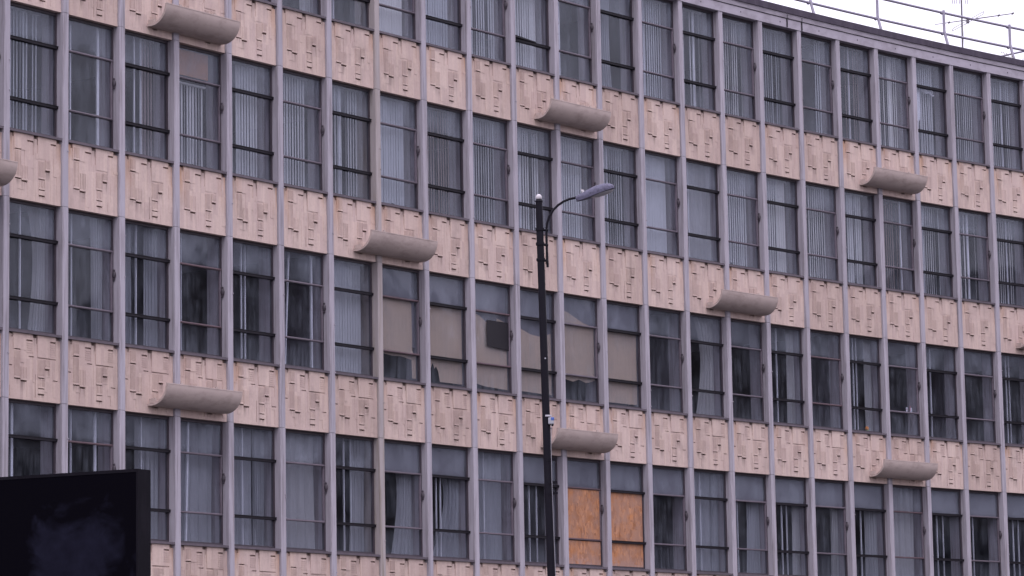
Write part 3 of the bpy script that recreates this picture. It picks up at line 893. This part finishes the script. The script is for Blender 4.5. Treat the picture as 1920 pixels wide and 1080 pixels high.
# ------------------------------------------------------------------ street lamp
def add_lamp():
    Y = 48.0
    top, bot = px(1010.5, 379, Y), px(1034, 1080, Y)
    ax = (top-bot).normalized()
    base = top - ax*(top.z/ax.z)
    root = empty('street_lamp', base); tag(root, 'tall black lamp post with swan-neck arm, sodden grey lantern and white cap', 'street lamp')
    root['label'] = 'tall black street lamp with curved side arm, grey lantern and white domed cap'
    paint = worn('black_gloss_paint', (.005,.004,.008), .35, (6,6,3), .5, (.012,.011,.015), (14,14,2), .3, spec=.12)
    L = lambda p: p-base
    mb = MB(); h = top.z; mb.tube([ax*0, ax*1.2, ax*1.22, ax*(h*.5), ax*(h/ax.z)], [.105,.105,.066,.061,.052], 20); build(mb, 'post', paint, root, smooth=True)
    capm = mat_plain('white_plastic', (.48,.45,.47), .5)
    mb = MB(); q = L(top); mb.tube([q, q+ax*.012, q+ax*.05], [.056,.06,.04], 16); build(mb, 'collar', paint, root, smooth=True)
    mb = MB(); mb.ball(tuple(q+ax*.07), .047, .047, .052, 16, 10); build(mb, 'dome_cap', capm, root, smooth=True)
    # arm
    pts = [px(x, y, Y) for x, y in ((1027,501),(1026,487),(1025,457),(1024.5,432),(1026,418),(1030,406),(1037,394),(1046,385),(1057,377.5),(1068,373),(1080,370.5),(1088,369))]
    mb = MB(); mb.tube([L(p) for p in pts], .0185, 12); build(mb, 'bracket_arm', paint, root, smooth=True)
    for y in (430, 457.5, 487):
        mb = MB(); a_, b_ = L(px(1008+(y-430)*.03, y, Y)), L(px(1028, y+2, Y))
        mb.tube([a_, b_], .02, 8); c_ = L(px(1012+(y-430)*.033, y, Y)); mb.tube([c_-ax*.02, c_+ax*.02], .066, 18)
        build(mb, 'clamp', paint, root, smooth=True)
    # lantern: hull swept along its axis
    h0, h1 = L(px(1080, 374, Y)), L(px(1152, 351, Y)); d = (h1-h0); ln = d.length; d.normalize()
    side = Vector((0,1,0)); upv = side.cross(d); upv = upv if upv.z > 0 else -upv
    prof = [(0,.035,.045,.045),(.03,.05,.065,.058),(.16,.075,.09,.068),(.34,.11,.122,.068),(.55,.145,.15,.058),(.76,.15,.142,.05),(.92,.12,.10,.04),(.985,.08,.055,.03),(1.0,.04,.022,.012)]
    hm = worn('weathered_lantern_shell', (.085,.08,.125), .6, (30,30,30), .7, (.025,.022,.036), (26,26,26), .95)
    mb = MB(); lens = MB(); seg = 10
    rows = []
    for (t, hw, hu, hd) in prof:
        row = []
        for s_ in range(seg+1):
            an = math.pi*s_/seg
            p = h0 + d*(t*ln) + side*(hw*math.cos(an)) + upv*(hu*math.sin(an)*.72)
            row.append(tuple(p))
        p1 = h0 + d*(t*ln) - side*(hw*.98) - upv*hd*.55; p2 = h0 + d*(t*ln) + side*(hw*.98) - upv*hd*.55
        row += [tuple(p1), tuple(p2)]; rows.append(row)
    n = seg+3
    for row in rows: mb.v += row
    for i in range(len(rows)-1):
        for j in range(n):
            j2 = (j+1) % n; mb.f.append((i*n+j, i*n+j2, (i+1)*n+j2, (i+1)*n+j))
    mb.f.append(tuple(range(n-1, -1, -1))); e = (len(rows)-1)*n; mb.f.append(tuple(e+j for j in range(n)))
    head = build(mb, 'lantern', hm, root, smooth=True)
    lm = NT('lantern_bowl'); v, r, o = lm.coords((9,9,9), 0); lmm = lm.done(lm.mix(lm.noise(v, 1.), (.26,.25,.28), (.38,.36,.38)), .25, spec=.5)
    c = h0 + d*(.66*ln) - upv*.03
    for i in range(7):
        ph = math.pi/2*i/6
        for j in range(20):
            t = 2*math.pi*j/20
            lens.v.append(tuple(c + d*(.30*ln*math.cos(ph)*math.cos(t)) + side*(.105*math.cos(ph)*math.sin(t)) - upv*(.042*math.sin(ph))))
    for i in range(6):
        for j in range(20): lens.f.append((i*20+j, i*20+(j+1) % 20, (i+1)*20+(j+1) % 20, (i+1)*20+j))
    build(lens, 'lens', lmm, head, smooth=True)
    mb = MB(); q = h0 + d*(.22*ln) + upv*.085; mb.tube([q-upv*.02, q+upv*.018, q+upv*.025], [.022,.022,.012], 12); mb.tube([q+upv*.02-d*.012, q+upv*.055-d*.012], [.005,.003], 6)
    build(mb, 'photocell', capm, head, smooth=True)
    # box strapped to the post
    steel = mat_plain('steel_strap', (.5,.48,.52), .35, .6); blue = mat_plain('blue_plastic', (.05,.10,.32), .5); white = mat_plain('white_housing', (.30,.30,.33), .6)
    c1 = L(px(1026.2, 780, Y)); mb = MB(); mb.tube([c1-ax*.012, c1+ax*.012], .0645, 20); build(mb, 'strap', steel, root, smooth=True)
    q = L(px(1033.5, 789.5, Y-.03)); mb = MB(); mb.box(q.x-.045, q.x+.04, q.y-.05, q.y+.05, q.z-.05, q.z+.05)
    bx = bevel(build(mb, 'sensor_box', white, root), .012)
    mb = MB(); mb.box(q.x-.008, q.x+.043, q.y-.053, q.y+.03, q.z+.004, q.z+.053); bevel(build(mb, 'blue_cover', blue, bx), .008)
    mb = MB(); mb.tube([q+Vector((.012,0,-.05)), q+Vector((.014,0,-.075))], [.026,.018], 10); build(mb, 'lens', paint, bx, smooth=True)
    cab = mat_plain('grey_cable', (.25,.24,.27), .6)
    mb = MB(); mb.tube([q+Vector((.0,-.04,-.05)), L(px(1033.2, 830, Y-.08)), L(px(1034.8, 900, Y-.08)), L(px(1039, 1010, Y-.07)), L(px(1042, 1085, Y-.07))], .0045, 6); build(mb, 'cable', cab, root)
    for y in (862, 905, 925):
        c1 = L(px(1028.5+(y-862)*.033, y, Y)); mb = MB(); mb.tube([c1-ax*.02, c1+ax*.02], .068, 20)
        mb.box(c1.x-.02+.06, c1.x+.12, c1.y-.02, c1.y+.02, c1.z-.02, c1.z+.02)
        build(mb, 'band', paint, root, smooth=True)
    mb = MB(); q = L(px(1022.3, 672, Y-.062)); mb.ball(tuple(q), .012, .006, .012, 8, 6); build(mb, 'stud', white, root, smooth=True)
add_lamp()

# ------------------------------------------------------------------ black advertising panel
def add_board():
    c0 = px(258.5, 878.5, 30.0); 
    face = Vector((-1.374, .64, 0)).normalized(); back = Vector((.64, 1.374, 0)).normalized()
    Wd, T = 2.7, .225; H = c0.z
    rz = math.atan2(-face.y, -face.x)                       # local +x runs from far left to the visible corner
    root = empty('advertising_panel', (c0.x, c0.y, 0), rz)
    tag(root, 'black freestanding advertising panel, blank, with a cloud reflection painted on its face, in the lower left corner', 'advertising panel')
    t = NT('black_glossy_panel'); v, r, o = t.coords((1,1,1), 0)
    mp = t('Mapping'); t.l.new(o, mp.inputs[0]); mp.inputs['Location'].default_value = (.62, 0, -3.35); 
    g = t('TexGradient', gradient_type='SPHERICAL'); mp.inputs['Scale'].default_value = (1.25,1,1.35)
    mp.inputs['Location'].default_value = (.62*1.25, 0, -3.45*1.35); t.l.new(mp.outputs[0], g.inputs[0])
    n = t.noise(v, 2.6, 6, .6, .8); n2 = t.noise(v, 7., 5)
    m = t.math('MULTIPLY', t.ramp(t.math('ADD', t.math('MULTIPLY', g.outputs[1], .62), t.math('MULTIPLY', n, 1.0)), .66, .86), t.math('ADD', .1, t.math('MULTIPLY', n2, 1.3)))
    col = t.mix(m, (.0012,.0008,.0026), (.0095,.0095,.019))  # faint bluish cloud reflection, painted into the face colour
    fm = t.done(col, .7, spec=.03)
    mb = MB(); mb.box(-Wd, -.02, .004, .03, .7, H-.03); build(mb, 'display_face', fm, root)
    cm = worn('black_casing', (.006,.005,.008), .3, (3,3,3), .7, (.016,.014,.02), (5,5,1.5), .5, rnd=0, spec=.06)
    mb = MB(); mb.box(-.0195, 0, 0, T, .55, H); mb.box(-Wd-.02, -.0195, .031, T, .55, H-.0001); mb.box(-Wd-.02, -.0195, 0.0, .03, H-.0295, H-.0001); mb.box(-Wd-.02, -.0195, 0, .03, .55, .699); mb.box(-Wd-.02, -Wd-.0005, 0, .03, .7, H-.03)
    build(mb, 'casing', cm, root)
    mb = MB(); mb.box(-Wd+.1, -.1, .03, T-.03, 0, .549); build(mb, 'plinth', cm, root)
add_board()

# ------------------------------------------------------------------ unseen building, added so the lower windows reflect something dark
def add_reflection_building():
    root = empty('unseen_brick_building', (58, 52, 0), 0)
    tag(root, 'dark brick gabled building out of view, added to darken reflections in the lower windows', 'building')
    br = NT('sooty_brick'); v, r, o = br.coords((1,1,1), 0)
    bt = br('TexBrick', i_Scale=4.0); br.l.new(v, bt.inputs['Vector'])
    bt.inputs['Color1'].default_value = (.085,.06,.05,1); bt.inputs['Color2'].default_value = (.06,.042,.038,1); bt.inputs['Mortar'].default_value = (.1,.09,.085,1)
    bm_ = br.done(bt.outputs[0], .9)
    slate = worn('slate', (.05,.05,.06), .3, (2,2,2), .7, rnd=0); wood = worn('dark_sash_paint', (.12,.12,.13), .2, rnd=0)
    hs = [17.2, 15.4, 18.0, 16.2, 14.6, 17.0]; W = 8.0
    for i, h in enumerate(hs):
        y0 = i*W
        mb = MB(); mb.prism([(y0+.01,0),(y0+W-.01,0),(y0+W-.01,h),(y0+W/2,h+3.2),(y0+.01,h)], 0, 12, 'x'); build(mb, 'wall', bm_, root)
        mb = MB(); mb.prism([(y0-.0,h+.05),(y0+W/2,h+3.27),(y0+W,h+.05),(y0+W,h+.22),(y0+W/2,h+3.45),(y0,h+.22)], -.25, 12.2, 'x'); rf = build(mb, 'roof', slate, root)
        mb = MB(); mb.box(2, 3.2, y0+1.2, y0+2.4, h+1, h+4.2); mb.box(1.9, 3.3, y0+1.1, y0+2.5, h+4.201, h+4.4); build(mb, 'chimney', bm_, rf)
        for fl in range(4):
            for c in range(3):
                z = 1.2+fl*3.2; y = y0+1.2+c*2.2
                mb = MB(); mb.box(-.06, -.002, y, y+1.2, z, z+1.9); w = build(mb, 'window', wood, root)
                mb = MB(); mb.box(-.075, -.061, y+.1, y+1.1, z+.1, z+.9); mb.box(-.075, -.061, y+.1, y+1.1, z+1.0, z+1.8); build(mb, 'pane', M['black'], w)
add_reflection_building()
